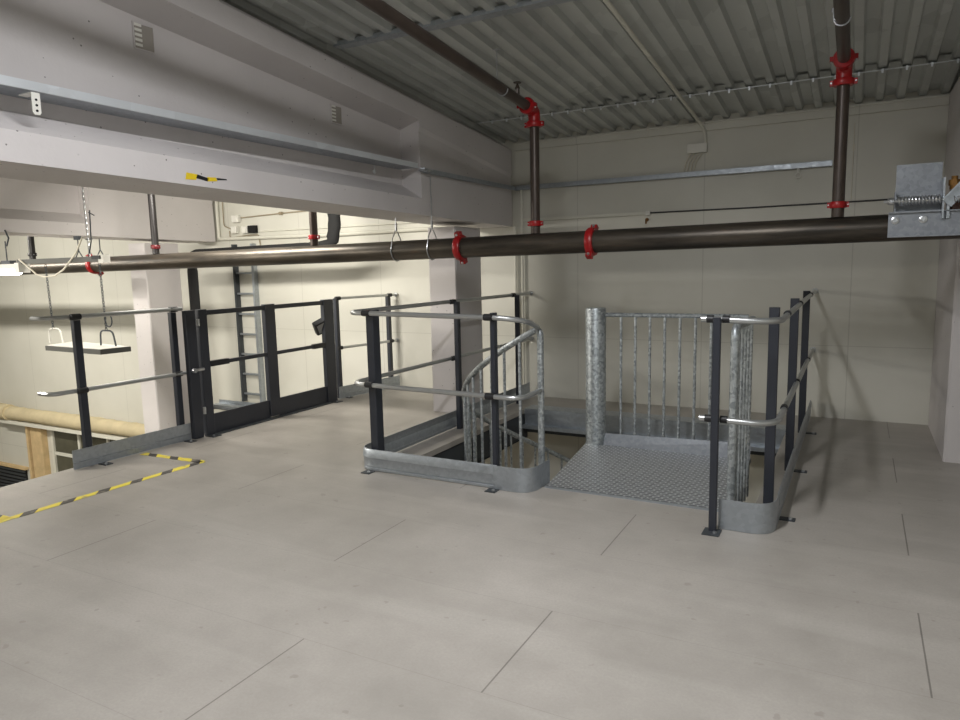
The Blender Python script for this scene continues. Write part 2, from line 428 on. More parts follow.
def column(x0, x1, y0, y1, z1, label, z0=-2.7):
    mb = MB(); mb.cbox((x0,y0,z0),(x1,y1,z1), .012)
    return tag(mb.build('concrete_column', M_conc), label, 'column')
column(-3.615, -3.31, 5.69, 6.19, 1.765, 'pale concrete column under the near beam behind the stair railing')
column(-8.015, -7.71, 5.69, 6.19, 1.765, 'pale concrete column at left under the farther beam, beyond the gate')
column(.56, 1.3, 5.58, YW-.002, 2.64, 'wide pale concrete pier at the right edge of the picture', 0.0)

# galvanized channel along the near beam
t = thing('cable_channel', 'long galvanized channel fixed along the side of the near concrete beam', 'channel', (-3.2,2,2.15))
mb = MB(); x0 = -3.24
prof_ = [(-3.388,2.204),(-3.204,2.204),(-3.204,2.200),(-3.388,2.200)]
mb.loft([[Vector((a_,y_,b_)) for a_,b_ in prof_] for y_ in (YB+.1,4.93)])
mb.build('channel_body', M_zinc, t)
mb = MB(); mb.box((-3.204,YB+.1,2.198),(-3.2,4.93,2.237)); mb.box((-3.215,YB+.1,2.198),(-3.204,4.93,2.201)); mb.build('front_lip', M_bright, t, label='front lip of the channel, paled like lamp glare')
mb = MB(); mb.box((-3.26,1.855,2.178),(-3.17,1.892,2.183)); mb.prism([(1.855,2.10),(1.863,2.09),(1.884,2.09),(1.892,2.10),(1.892,2.183),(1.855,2.183)], -3.172, -3.167, Matrix(((0,0,1,0),(1,0,0,0),(0,1,0,0),(0,0,0,1))))
br = mb.build('bracket', M_white, t, label='small white perforated bracket hanging from the channel')
mb = MB(); [mb.lathe([(0,.0055),(.002,.0055)], (-3.167,1.874,z), (1,0,0), 8) for z in (2.107,2.13,2.153)]; mb.build('bracket_hole', M_black, br)
mb = MB(); mb.tube([(-3.21,4.35,2.156),(-3.21,4.35,2.09)],.006,6); mb.lathe([(0,.014),(.02,.014)],(-3.21,4.35,2.10),(0,0,1),8); mb.build('drop_rod', M_bolt, t)
t = thing('conduit_rail', 'narrow grey rail along the end block of the near beam', 'rail', (-3.18,5.8,2.15))
mb = MB(); mb.box((-3.199,4.99,2.165),(-3.165,6.70,2.20)); mb.build('rail_body', M_zinc, t)
mb = MB(); mb.box((-3.2,4.93,2.17),(-3.14,5.02,2.185)); mb.box((-3.2,4.95,2.19),(-3.15,5.08,2.2)); mb.lathe([(0,.012),(.012,.012)],(-3.14,4.97,2.177),(1,0,0),8); mb.build('end_clip', M_bolt, t, label='bright end clip')
# anchor rod with looped wire holding the main pipe (near the block)
# ------------------------------------------------------------------ wall services
t = thing('wall_channel', 'light galvanized cable channel running along the back wall', 'channel', (-1.7,YW,2.17))
mb = MB(); mb.box((-3.19,YW-.006,2.165),(-.24,YW-.001,2.215)); mb.box((-3.19,YW-.06,2.165),(-.24,YW-.001,2.169)); mb.box((-3.19,YW-.06,2.169),(-.24,YW-.056,2.20))
mb.build('channel_body', M_zinc, t)
mb = MB(); mb.lathe([(0,.02),(.14,.02)],(-3.17,YW-.035,2.195),(1,0,0),12); mb.build('end_sleeve', M_bolt, t, label='bright sleeve at the left end')
t = thing('junction_box', 'white junction box on the back wall above the cable channel', 'junction box', (-1.35,YW,2.37))
mb = MB(); mb.cbox((-1.44,YW-.05,2.375),(-1.262,YW-.001,2.455),.006); bx = mb.build('box_body', M_white, t)
mb = MB(); mb.box((-1.435,YW-.054,2.38),(-1.267,YW-.05,2.45)); mb.build('lid', M_white, t)
mb = MB()
for k in range(4): mb.tube([(-1.41+k*.035,YW-.02,2.376),(-1.45+k*.03,YW-.02,2.30),(-1.47+k*.03,YW-.02,2.217)],.006,6)
mb.build('outlet_cable', M_cable, t)
mb = MB(); mb.tube(fillet([(-1.33,2.0,zc(2.0)-.02),(-1.33,6.66,zc(6.66)-.02),(-1.285,YW-.02,2.56),(-1.28,YW-.02,2.455)],.06),.014,8)
tag(mb.build('ceiling_conduit', M_offw), 'white conduit running down the ceiling to the junction box', 'conduit')
t = thing('cable_trunking', 'thin white trunking on the back wall just above the big pipe', 'trunking', (-2.4,YW,1.84))
mb = MB(); mb.box((-3.11,YW-.025,1.845),(-1.80,YW-.001,1.875)); mb.build('trunk_body', M_offw, t)
mb = MB(); mb.box((-1.82,YW-.03,1.84),(-1.78,YW-.001,1.88)); mb.build('end_cap', M_white, t)
mb = MB(); mb.tube([(-1.78,YW-.012,1.862),(-.9,YW-.012,1.858),(.19,YW-.012,1.863),(.555,YW-.012,1.86)],.0065,6)
tag(mb.build('wall_cable', M_clamp), 'thin dark cable continuing right along the back wall from the trunking', 'cable')
mb = MB(); mb.tube([(-1.81,YW-.004,1.80),(-1.81,YW-.05,1.80),(-1.81,YW-.055,1.76)],.008,6); mb.lathe([(0,.016),(.02,.016)],(-1.81,YW-.001,1.80),(0,-1,0),8)
tag(mb.build('wall_hook', M_brass), 'small brass coloured hook on the back wall above the pipe', 'hook')
mb = MB(); mb.tube([(-.5,YW-.03,2.168),(-.5,YW-.03,2.13)],.012,8); mb.tube([Vector((-.5+.022*math.cos(a*PI/6),YW-.03,2.108+.022*math.sin(a*PI/6))) for a in range(13)],.004,6)
tag(mb.build('cable_clip', M_white), 'small white ring clip hanging from the wall channel', 'clip')
mb = MB(); mb.box((-.095,YW-.004,2.28),(-.078,YW-.001,2.33)); mb.tube([(-.087,YW-.003,2.5),(-.087,YW-.003,1.86)],.0035,5)
tag(mb.build('wall_cable', M_cable), 'thin vertical cable on the wall right of the right drop pipe', 'cable')
# conduit on the right pier
t = thing('pier_conduit', 'white conduit with a clamp on the right pier above the spring mechanism', 'conduit', (.60,5.57,1.8))
mb = MB(); mb.tube([(.61,5.545,1.75),(.61,5.545,2.31)],.009,8); mb.build('conduit_tube', M_offw, t)
mb = MB(); mb.box((.585,5.52,2.205),(.74,5.58,2.255)); mb.build('clamp', M_white, t)

# conduits and boxes on the far wall at left
mb = MB()
mb.tube(fillet([(-7.60,YW-.03,2.5),(-7.60,YW-.03,1.83),(-5.68,YW-.03,1.81),(-3.62,YW-.03,1.825)],.03),.022,8); tag(mb.build('wall_conduit', M_offw), 'lower pale conduit along the far wall behind the big pipe', 'conduit')
mb = MB(); mb.tube([(-6.88,YW-.015,1.90),(-5.0,YW-.015,1.90),(-3.62,YW-.015,1.90)],.008,6); tag(mb.build('wall_conduit', M_offw), 'upper thin pale conduit along the far wall above the big pipe', 'conduit')
mb = MB(); mb.tube([(-7.18,YW-.015,2.09),(-6.5,YW-.015,2.11),(-5.5,YW-.015,2.13)],.008,6); mb.lathe([(0,.02),(.05,.02)],(-6.5,YW-.02,2.11),(1,0,0),8)
tag(mb.build('wall_conduit', M_dullc), 'thin dull pipe with a fitting high on the far wall', 'conduit')
for (x0,x1,z0,z1,mm,lb) in ((-7.30,-7.19,2.035,2.12,M_white,'white junction box, upper one of the cluster on the far wall'),
                            (-7.325,-7.235,1.895,1.98,M_white,'white junction box at lower left of the cluster on the far wall'),
                            (-7.13,-7.04,1.89,1.97,M_white,'white junction box beside the black one on the far wall'),
                            (-7.02,-6.90,1.885,1.98,M_black,'black junction box at the right of the cluster on the far wall')):
    mb = MB(); mb.cbox((x0,YW-.07,z0),(x1,YW-.001,z1),.008); mb.box((x0+.01,YW-.076,z0+.01),(x1-.01,YW-.07,z1-.01))
    for k in range(2): mb.tube([(x0-.03,YW-.03,z0+.03+k*.05),(x0,YW-.03,z0+.03+k*.05)],.014,6)
    tag(mb.build('junction_box', mm), lb, 'junction box', 'junction boxes on the far wall')
mb = MB(); mb.tube(fillet([(-7.40,YW-.02,1.93),(-7.40,YW-.02,1.84),(-7.2,YW-.02,1.85),(-7.1,YW-.02,1.86),(-6.88,YW-.02,1.86),(-6.86,YW-.02,1.72)],.03),.007,6)
mb.tube(fillet([(-7.50,YW-.02,2.4),(-7.50,YW-.02,2.0),(-7.36,YW-.02,1.95)],.03),.007,6)
tag(mb.build('looped_cable', M_dullc), 'thin looped cables round the junction boxes on the far wall', 'cable')

# ------------------------------------------------------------------ sprinkler pipes
def zp(x): return 1.572 + .0083*(x-.2)
YP = 5.0
t = thing('sprinkler_main_pipe', 'thick dark steel pipe crossing the whole view with red couplings', 'pipe', (-4,YP,1.45))
mb = MB(); mb.tube([(1.60,YP,zp(1.60)),(-4,YP,zp(-4)),(-13,YP,zp(-13))],.082,28); mb.build('pipe_run', M_pipe, t)
def coupling(o, axis, side, R, w, parent, mm=None):
    A = Vector(axis).normalized(); S = Vector(side).normalized(); O = Vector(o); U = A.cross(S)
    mb = MB(); mb.lathe([(-w/2,R*1.02),(-w/2,R*1.2),(-w*.3,R*1.28),(w*.3,R*1.28),(w/2,R*1.2),(w/2,R*1.02)], O, A, 22)
    Mx = Matrix((( A.x,S.x,U.x,O.x),(A.y,S.y,U.y,O.y),(A.z,S.z,U.z,O.z),(0,0,0,1)))
    for s in (-1, 1):
        mb.box((-w*.42, s*R*1.1, -R*.28),(w*.42, s*R*1.62, R*.28), Mx)
    c = mb.build('coupling', mm or M_red, parent, label='red grooved coupling')
    for s in (-1, 1):
        mb = MB(); p = O + S*(s*R*1.45)
        mb.lathe([(-R*.42,R*.11),(-R*.26,R*.13),(R*.26,R*.13),(R*.42,R*.13)], p, U, 8); mb.build('bolt', M_bolt, c)
    return c
for x, sd in ((-1.745,(0,.5,.87)),(-2.858,(0,-.35,.94)),(-7.65,(0,-.5,.87))):
    coupling((x,YP,zp(x)), (1,0,0), sd, .082, .055, t)
def riser(x, ztop, label, elbow=False, r=.036, mp=None, mc=None):
    t = thing('drop_pipe', label, 'pipe', (x,YP,zp(x)+.08), 'drop pipes into the main sprinkler pipe')
    z0 = zp(x)+.0815
    mb = MB(); mb.tube([(x,YP,z0),(x,YP,ztop)],r,16); mb.build('riser', mp or M_riser, t)
    coupling((x,YP,z0+.075),(0,0,1),(1,0,.0),r*1.05,.04,t,mc)
    if elbow:
        ze = ztop + .10
        d = Vector((0,-1,.0867)).normalized(); p = Vector((x,YP,ze))
        mb = MB(); mb.tube(fillet([(x,YP,ztop-.01),(x,YP,ze),p+d*.12],.09,8),r*1.25,16); e = mb.build('elbow', M_red, t, label='red pipe elbow')
        coupling((x,YP,ztop+.0),(0,0,1),(1,0,0),r*1.3,.04,t); coupling(p+d*.13,d,(1,0,0),r*1.3,.04,t)
        mb = MB(); mb.tube([p+d*.11,p+d*6.5],r,16); mb.build('ceiling_run', M_riser, t)
        return p, d, t
    return None
pA, dA, tA = riser(-2.197, 2.44, 'brown drop pipe with red elbow near the beam end', True)
pB, dB, tB = riser(-.135, 2.46, 'brown drop pipe with red elbow nearest the right edge', True)
riser(-4.40, 2.7, 'short visible drop pipe with bright red coupling beside the black sleeve')
riser(-6.59, 2.75, 'shade-darkened drop pipe with red coupling in front of the farther concrete beam', mp=M_drop, mc=M_dred)
riser(-8.85, 2.75, 'shade-darkened drop pipe above the lit lamp at far left', mp=M_drop, mc=M_drop)
# sprinkler head and hangers on the ceiling runs
def on(p, d, y): k = (p.y-y)/-d.y; return p + d*k
q = on(pA, dA, 4.71)
mb = MB(); mb.tube([q+Vector((0,0,.03)),q+Vector((0,0,.075))],.016,8); mb.lathe([(0,.02),(.02,.012),(.035,.005)],q+Vector((0,0,.075)),(0,0,1),8); mb.lathe([(0,.028),(.006,.03)],q+Vector((0,0,.112)),(0,0,1),10)
mb.build('sprinkler_head', M_riser, tA, label='upright sprinkler head on the ceiling run')
def hanger(q, r, lab):
    ztop = zc(q.y)+.0
    mb = MB(); pts = [Vector((q.x-r-.004,q.y,ztop)),Vector((q.x-r-.004,q.y,q.z))]
    pts += [Vector((q.x-(r+.004)*math.cos(a*PI/8),q.y,q.z-(r+.004)*math.sin(a*PI/8))) for a in range(1,9)]
    mb.tube(pts,.0045,6); mb.box((q.x-r-.03,q.y-.012,ztop-.006),(q.x-r+.02,q.y+.012,ztop)); mb.lathe([(0,.011),(.02,.011)],(q.x-r-.004,q.y,q.z+.03),(0,0,1),8)
    tag(mb.build('pipe_hanger', M_bolt), lab, 'hanger')
hanger(on(pA,dA,4.47),.036,'thin hook hanger holding the left ceiling pipe')
hanger(on(pB,dB,4.25),.036,'thin hook hanger holding the right ceiling pipe')
# wire hangers of the main pipe
def wire_hanger(x, ztop, y0, lab):
    z = zp(x); mb = MB()
    mb.tube([(x,y0,ztop),(x,YP,z+.20)],.006,6); mb.tube([(x,YP,z+.23),(x,YP,z+.17)],.011,6)
    for s in (-1,1):
        pts = [Vector((x,YP,z+.18)),Vector((x,YP+s*.06,z+.10))] + [Vector((x,YP+s*.088*math.cos(a),z+.088*math.sin(a))) for a in (.5,.2,-.2,-.6,-1.0,-1.4,-1.57)]
        mb.tube(pts,.0045,6)
    tag(mb.build('pipe_hanger', M_bolt), lab, 'hanger')
wire_hanger(-3.13, 2.13, 5.0, 'looped wire hanger round the big pipe in front of the near beam end')
wire_hanger(-3.49, 1.82, 5.0, 'looped wire hanger round the big pipe below the near beam')

# ------------------------------------------------------------------ railings
R = .0165
def post(mb, x, y, sx, sy, z0, z1, e=.004): mb.cbox((x-sx/2,y-sy/2,z0),(x+sx/2,y+sy/2,z1), e)
def foot(parent, x, y, sx=.09, sy=.06):
    mb = MB(); mb.box((x-sx/2,y-sy/2,0),(x+sx/2,y+sy/2,.006)); f_ = mb.build('foot_plate', M_steel, parent)
    mb = MB(); mb.lathe([(0,.010),(.009,.010)],(x+sx*.2,y-sy*.15,.006),(0,0,1),6); mb.build('anchor_bolt', M_bolt, f_)
def clamp(parent, c, axis, r=R, L=.07):
    mb = MB(); A = Vector(axis).normalized(); mb.lathe([(-L/2,r+.002),(-L/2,r+.006),(L/2,r+.006),(L/2,r+.002)], c, A, 12); mb.build('clamp', M_clamp, parent, label='black rail clamp')
GR = 'guardrail sections on the upper floor'

# left outer guardrail
t = thing('guardrail', 'short guardrail left of the gate with cut bent ends, at the floor edge', 'guardrail', (-4.96,3.4,0), GR)
for y in (3.05,3.86):
    mb = MB(); post(mb,-4.955,y,.045,.052,0,1.075); mb.build('post', M_dark, t)
for nm, z in (('top_rail',1.10),('mid_rail',.565)):
    mb = MB(); mb.tube(fillet([(-5.10,2.83,z),(-4.965,2.83,z),(-4.925,3.93,z)],.13),R,10); mb.build(nm, M_tube, t)
    for y in (3.04,3.86): clamp(t,(-4.935,y,z),(0,1,0))
mb = MB(); mb.ribbon([(-4.93,2.915),(-4.90,3.91)],0.005,.145,.004,[(0,-.012),(.02,0),(.30,0),(.33,-.006),(.36,0),(.97,0),(1,-.006)]); mb.build('toe_board', M_zinc, t)
foot(t,-4.87,3.12); foot(t,-4.85,3.86)
# gate
XT = -4.88
t = thing('safety_gate', 'dark double pallet gate with two rails and a kick plate at the floor edge', 'gate', (XT,4.8,0))
for y, s in ((3.965,.095),(4.09,.085),(4.86,.13),(5.69,.15)):
    mb = MB()
    mb.cbox((XT-.03,y-s/2,.004 if y<4.5 or y>5 else .02),(XT+.02,y+s/2,1.085),.004); mb.build('post', M_dark, t)
for y0, y1 in ((4.13,4.80),(4.92,5.62)):
    mb = MB(); mb.box((XT-.02,y0,1.035),(XT+.01,y1,1.075)); mb.build('top_rail', M_dark, t)
    mb = MB(); mb.box((XT-.015,y0,.60),(XT+.01,y1,.632)); mb.build('mid_rail', M_dark, t)
    mb = MB(); mb.box((XT-.008,y0,.008),(XT+.004,y1,.178)); mb.build('kick_plate', M_dark, t)
for y0 in (4.14,5.44):
    mb = MB(); mb.box((XT-.02,y0,.592),(XT+.017,y0+.2,.640)); mb.build('rail_sleeve', M_clamp, t)
for z in (.2,.95):
    mb = MB(); mb.lathe([(0,.012),(.06,.012)],(XT+.024,4.03,z),(0,0,1),8); mb.build('hinge', M_bolt, t)
mb = MB(); mb.tube([(XT+.03,3.97,.585),(XT+.03,4.05,.585)],.012,8); mb.lathe([(0,.02),(.03,.02)],(XT+.02,3.95,.585),(1,0,0),8); mb.build('latch', M_bolt, t)
mb = MB(); mb.box((XT-.02,4.05,0),(XT+.06,5.64,.008)); mb.build('threshold', M_steel, t)
foot(t,XT+.05,4.08,.11,.09); foot(t,XT+.05,5.70,.11,.09)
# floodlight on the gate end post
t = thing('floodlight', 'small black floodlight clamped to the far gate post', 'floodlight', (-4.9,5.62,.78))
Mf = Matrix.Translation((-4.93,5.62,.805)) @ Matrix.Scale(1.15,4) @ Matrix.Rotation(-.55,4,'Z') @ Matrix.Rotation(.45,4,'X') @ Matrix.Rotation(.5,4,'Y')
mb = MB(); mb.cbox((-.03,-.055,-.06),(.03,.055,.06),.01,Mf); mb.build('lamp_housing', M_clamp, t)
mb = MB(); mb.box((.030,-.036,-.044),(.032,.036,.044),Mf); mb.build('lamp_glass', M_grey2, t, label='lamp glass with its reflection in the pale colour')
mb = MB(); mb.tube([(-4.94,5.60,.79),(-4.93,5.66,.76),(-4.93,5.82,.76)],.012,8); mb.build('bracket', M_clamp, t)
# guardrail beyond the gate
t = thing('guardrail', 'short guardrail between the gate and the back wall', 'guardrail', (-4.95,6.3,0), GR)
for y, xo in ((5.91,-4.945),(6.66,-4.80)):
    mb = MB(); post(mb,xo,y,.045,.05,0,1.085); mb.build('post', M_dark, t)
for nm, z in (('top_rail',1.085),('mid_rail',.55)):
    mb = MB(); mb.tube([(-4.92,5.90,z),(-4.76,6.755,z)],R*.9,10); mb.build(nm, M_tube, t)
    for y, xo in ((5.91,-4.918),(6.66,-4.778)): clamp(t,(xo,y,z),(.185,.98,0),R*.9,.06)
    mb = MB(); mb.lathe([(0,.026),(.01,.026)],(-4.76,6.765,z),(0,-1,0),12); mb.build('wall_flange', M_tube, t)
mb = MB(); mb.ribbon([(-4.90,5.84),(-4.74,6.75)],0.005,.135,.004,[(0,-.012),(.02,0),(.30,0),(.33,-.006),(.36,0),(.97,0),(1,-.006)]); mb.build('toe_board', M_zinc, t)
foot(t,-4.87,5.95)

# stair guardrail, left and front
TP = [(0,-.0),(.10,0),(.14,.006),(.18,0),(.55,0),(.60,-.005),(.95,0),(1,.006)]
t = thing('guardrail', 'guardrail round the left side of the stair opening with galvanized toe board', 'guardrail', (-2.97,4.6,0), GR)
XL, YF = -3.0, 3.79
for (x,y,sx,sy,z1) in ((-2.925,3.87,.06,.08,1.115),(-3.0,5.15,.04,.05,1.10),(-2.995,6.34,.045,.032,1.10),(-1.975,3.835,.030,.05,1.11)):
    mb = MB(); post(mb,x,y,sx,sy,.0,z1); mb.build('post', M_dark, t)
mb = MB(); mb.tube(fillet([(-3.04,6.765,1.10),(-3.075,3.79,1.10),(-1.90,3.79,1.083),(-1.765,3.90,1.055),(-1.785,4.08,1.0)],.10,7),R,12); mb.build('top_rail', M_tube, t)
mb = MB(); mb.tube(fillet([(-3.04,6.765,.62),(-3.075,3.79,.61),(-1.775,3.79,.59),(-1.775,4.08,.595)],.12,7),R,12); mb.build('mid_rail', M_tube, t)
for (c,a) in (((-2.915,3.79,1.099),(1,0,0)),((-3.04,5.15,1.10),(0,1,0)),((-3.04,6.34,1.10),(0,1,0)),((-1.985,3.79,1.085),(1,0,0)),
              ((-2.915,3.79,.61),(1,0,0)),((-3.04,5.15,.615),(0,1,0)),((-3.04,6.34,.62),(0,1,0)),((-1.985,3.79,.593),(1,0,0))): clamp(t,c,a,R-.001,.06)
for z in (.62,1.10):
    mb = MB(); mb.lathe([(0,.026),(.01,.026)],(-3.04,6.775,z),(0,-1,0),12); mb.build('wall_flange', M_tube, t)
p = [v.to_2d() for v in fillet([(-3.05,6.74,0),(-3.05,3.79,0),(-1.95,3.79,0)],.14,8)]
mb = MB(); mb.ribbon(p, .006, .155, .004, TP); mb.build('toe_board', M_zinc, t)
p = [v.to_2d() for v in fillet([(-1.97,3.784,0),(-1.715,3.784,0),(-1.705,4.06,0)],.15,9)]
mb = MB(); mb.ribbon(p, .002, .155, .004); mb.build('toe_board', M_zinc, t, label='smooth rounded toe board beside the landing')
for x, y in ((-2.93,3.75),(-1.965,3.75)): foot(t,x,y,.07,.07)
# stair guardrail, right
t = thing('guardrail', 'guardrail on the right side of the stair opening running to the back wall', 'guardrail', (-.36,5,0), GR)
for (x,y,sx,sy,z1) in ((-.387,4.02,.052,.03,1.145),(-.357,4.95,.052,.03,1.145),(-.357,6.10,.052,.03,1.145)):
    mb = MB(); post(mb,x,y,sx,sy,.0,z1); mb.build('post', M_dark, t)
mb = MB(); post(mb,-.615,3.64,.038,.03,.0,1.115); mb.build('post', M_dark, t, label='front post with a foot plate beside the landing')
foot(t,-.615,3.62,.085,.10)
for z, nm in ((1.105,'top_rail'),(.59,'mid_rail')):
    mb = MB(); mb.tube(fillet([(-.70,3.68,z),(-.33,3.68,z-.01),(-.33,6.765,z+.01)],.16,8),R,12); mb.build(nm, M_tube, t)
    for (c,a) in (((-.655,3.68,z),(1,0,0)),((-.578,3.68,z),(1,0,0)),((-.33,4.10,z),(0,1,0)),((-.33,5.0,z+.003),(0,1,0)),((-.33,6.10,z+.008),(0,1,0))): clamp(t,c,a,R-.003,.035)
    mb = MB(); mb.lathe([(0,.026),(.01,.026)],(-.33,6.775,z+.01),(0,-1,0),12); mb.build('wall_flange', M_tube, t)
p = [v.to_2d() for v in fillet([(-.595,3.69,0),(-.325,3.69,0),(-.325,3.95,0)],.13,9)]
mb = MB(); mb.ribbon(p, .002, .163, .004); mb.build('toe_board', M_zinc, t, label='smooth rounded toe board at the front corner')
mb = MB(); mb.ribbon([(-.325,3.93),(-.325,6.74)], .006, .155, .004, TP); mb.build('toe_board', M_zinc, t)
for y in (3.98,4.95,6.10): foot(t,-.285,y,.08,.05)

# ------------------------------------------------------------------ spiral staircase
cx, cy, RR = -1.757, 5.12, 1.02
t = thing('spiral_staircase', 'galvanized spiral staircase going down through the opening', 'staircase', (cx,cy,-2.7))
mb = MB(); mb.lathe([(0,.078),(3.745,.078),(3.76,.074),(3.762,.0)],(cx,cy,-2.7),(0,0,1),28); mb.build('centre_post', M_galv, t)
mb = MB(); mb.lathe([(0,.14),(.02,.14)],(cx,cy,-2.7),(0,0,1),20); mb.build('base_plate', M_galv, t)
# landing
mb = MB(); mb.prism([(-1.69,3.955),(-.62,3.955),(-.62,5.16),(cx+.07,5.16),(cx,5.04),(-1.83,5.10)], -.03, .004); ld = mb.build('landing', M_grate, t, label='serrated steel grating landing')
mb = MB(); mb.box((-1.69,3.945,-.04),(-.62,3.957,.012)); mb.build('nosing', M_zinc, ld)
mb = MB(); mb.add([(cx+.07,5.09,.0),(-.62,5.09,.0),(-.62,5.12,.115),(cx+.07,5.12,.09),(cx+.07,5.10,0),(-.62,5.10,0),(-.62,5.124,.115),(cx+.07,5.124,.09)],[(0,1,2,3),(7,6,5,4),(3,2,6,7),(0,4,5,1),(1,5,6,2),(0,3,7,4)]); mb.build('kick_upstand', M_dull, ld)
# landing rail at the back
mb = MB(); mb.tube(fillet([(cx+.07,5.14,1.008),(-.80,5.14,1.008),(-.66,5.14,1.006)],.05),.0165,10); mb.build('landing_rail', M_galv, t)
for k in range(7):
    x = -1.565+k*.1095; mb = MB(); mb.tube([(x,5.14,-.05),(x,5.14,1.0)],.0105,8); mb.build('baluster', M_galv, t)
# guard at the right end of the landing
mb = MB(); mb.tube(fillet([(-.595,4.10,-.10),(-.595,4.10,1.03),(-.568,4.62,1.03)],.07,7),.024,12); mb.build('end_newel', M_galv, t, label='thick bent newel tube at the right end')
for k in range(5):
    y = 4.22+k*.095; x = -.590+k*.0045; mb = MB(); mb.tube([(x,y,-.10),(x,y,1.02)],.0105,8); mb.build('baluster', M_galv, t)
# treads and helical balustrade
def zh(th): return .99 - .0098*(-92.5-th)
NT_ = 12
for k in range(NT_):
    a0 = -92 - k*22.5; a1 = a0 - 25; z = -.215*(k+1)
    if z < -2.6: break
    def P(r,a,z): return Vector((cx+r*math.cos(math.radians(a)), cy+r*math.sin(math.radians(a)), z))
    mb = MB(); poly = [P(.075,a0,z),P(.98,a0,z),P(.98,(a0+a1)/2,z),P(.98,a1,z),P(.075,a1,z)]
    mb.loft([[p_-Vector((0,0,.035)) for p_ in poly], poly]); mb.build('tread', M_grate, t)
pts = []
for i in range(0, 90):
    th = -92.5 - i*2.8; pts.append(Vector((cx+RR*math.cos(math.radians(th)), cy+RR*math.sin(math.radians(th)), zh(th))))
nw = [Vector((-1.777,4.10,-.10))]
rail = fillet([nw[0], Vector((-1.777,4.10,1.0)), pts[2]], .06, 7)
mb = MB(); mb.tube(rail[:-1]+pts[2:], .0215, 12); mb.build('handrail', M_galv, t)
for i in range(1, 32):
    th = -92.5 - i*7.4; z = zh(th); x = cx+RR*math.cos(math.radians(th)); y = cy+RR*math.sin(math.radians(th))
    mb = MB(); mb.tube([(x,y,z-1.12),(x,y,z)],.0105,8); mb.build('baluster', M_galv, t)

# ------------------------------------------------------------------ hazard tape on the floor
def tape(pts, w, lab):
    P = [Vector((x,y)) for x,y in pts]; mb = MB()
    L = []; Rr = []
    for i in range(len(P)):
        d = (P[min(i+1,len(P)-1)]-P[max(i-1,0)]).normalized(); n = Vector((-d.y,d.x)); k = w/2*(1+random.uniform(-.22,.12))
        L.append(P[i]+n*k); Rr.append(P[i]-n*k)
    mb.prism([tuple(p_) for p_ in L+Rr[::-1]], .0004, .0018)
    tag(mb.build('hazard_tape', M_tape, origin=(0,0,0)), lab, 'floor tape', 'hazard tape strips on the floor')
tape([(-4.30+.004*i, 2.06+.094*i) for i in range(16)], .066, 'longest yellow and black tape strip running beside the floor edge')
tape([(-4.24-.045*i, 3.46-.002*i) for i in range(15)], .062, 'short yellow and black tape strip running towards the toe board')
tape([(-4.31-.05*i, 2.125) for i in range(14)], .066, 'yellow and black tape strip at the left picture edge')

# ------------------------------------------------------------------ left hall: lamps, ladder, sleeve, wrapped pipe, windows
def chain(mb, a, b, L=.034):
    a = Vector(a); b = Vector(b); d = (b-a); n = max(2, int(d.length/(L*.72))); d.normalize()
    up = Vector((1,0,0)) if abs(d.x) < .8 else Vector((0,1,0)); N = (up-d*up.dot(d)).normalized(); B = d.cross(N)
    for k in range(n):
        c = a + (b-a)*((k+.5)/n); S = N if k % 2 else B
        pts = [c + d*(L/2*math.cos(2*PI*j/8)) + S*(L*.28*math.sin(2*PI*j/8)) for j in range(9)]
        mb.tube(pts, .0032, 5)
YL = 4.05
t = thing('hanging_lamp', 'grey flat lamp tray hanging on chains with wire bails, left of the guardrail', 'lamp', (-6.5,3.98,.69))
mb = MB(); mb.prism([(-6.80,3.87),(-5.90,3.83),(-5.86,4.10),(-6.92,4.24)], .69, .735); mb.build('tray_body', M_grey, t)
mb = MB(); mb.prism([(-6.79,3.885),(-5.91,3.845),(-5.87,4.09),(-6.91,4.22)], .735, .739); mb.build('tray_top', M_white, t, label='pale top of the tray')
mb = MB(); mb.box((-6.28,3.826,.70),(-6.20,3.846,.73)); mb.build('socket', M_clamp, t)
for x, mm in ((-6.93,M_white),(-6.12,M_steel)):
    mb = MB(); mb.tube(fillet([(x-.10,YL,.74),(x-.09,YL,.88),(x+.09,YL,.88),(x+.12,YL,.74)],.05,5),.008,6); mb.build('bail', mm, t)
mb = MB(); mb.tube([Vector((-6.075+.05*math.cos(a*PI/8),YL,.975+.06*math.sin(a*PI/8))) for a in range(17)],.006,6); mb.build('ring', M_steel, t, label='dark carrying ring')
mb = MB(); chain(mb,(-6.97,YL,1.50),(-6.95,YL,.88)); mb.build('chain', M_steel, t)
mb = MB(); chain(mb,(-6.13,YL,1.50),(-6.12,YL,.88)); mb.build('chain', M_steel, t)
t = thing('lamp_rail', 'grey lamp rail hung from chains and rods beside the big pipe at left', 'rail', (-6.7,YL,1.5))
mb = MB(); mb.box((-7.40,YL-.03,1.515),(-6.09,YL+.03,1.56)); mb.build('rail_body', M_grey, t)
mb = MB(); mb.box((-6.09,YL-.035,1.50),(-6.02,YL+.035,1.575)); mb.build('end_cap', M_white, t, label='white end cap')
mb = MB(); mb.box((-6.17,YL-.046,1.535),(-6.05,YL+.036,1.568)); mb.build('plug', M_clamp, t)
mb = MB(); mb.tube([(-6.28,YL,1.555),(-6.22,YL,1.70),(-6.20,YL,1.98)],.006,6); mb.tube([(-6.30,YL,1.72),(-6.20,YL,1.72)],.005,6); mb.tube([(-6.22,YL,1.96),(-6.14,YL,1.93)],.005,6)
for x in (-6.42,-6.10):
    mb.tube([(x-.05,YL,1.56),(x,YL,1.62),(x,YL,1.72)],.005,6); mb.tube([(x+.05,YL,1.56),(x,YL,1.62)],.005,6)
mb.box((-6.45,YL-.02,1.72),(-6.39,YL+.02,1.755)); mb.build('suspension_hook', M_steel, t)
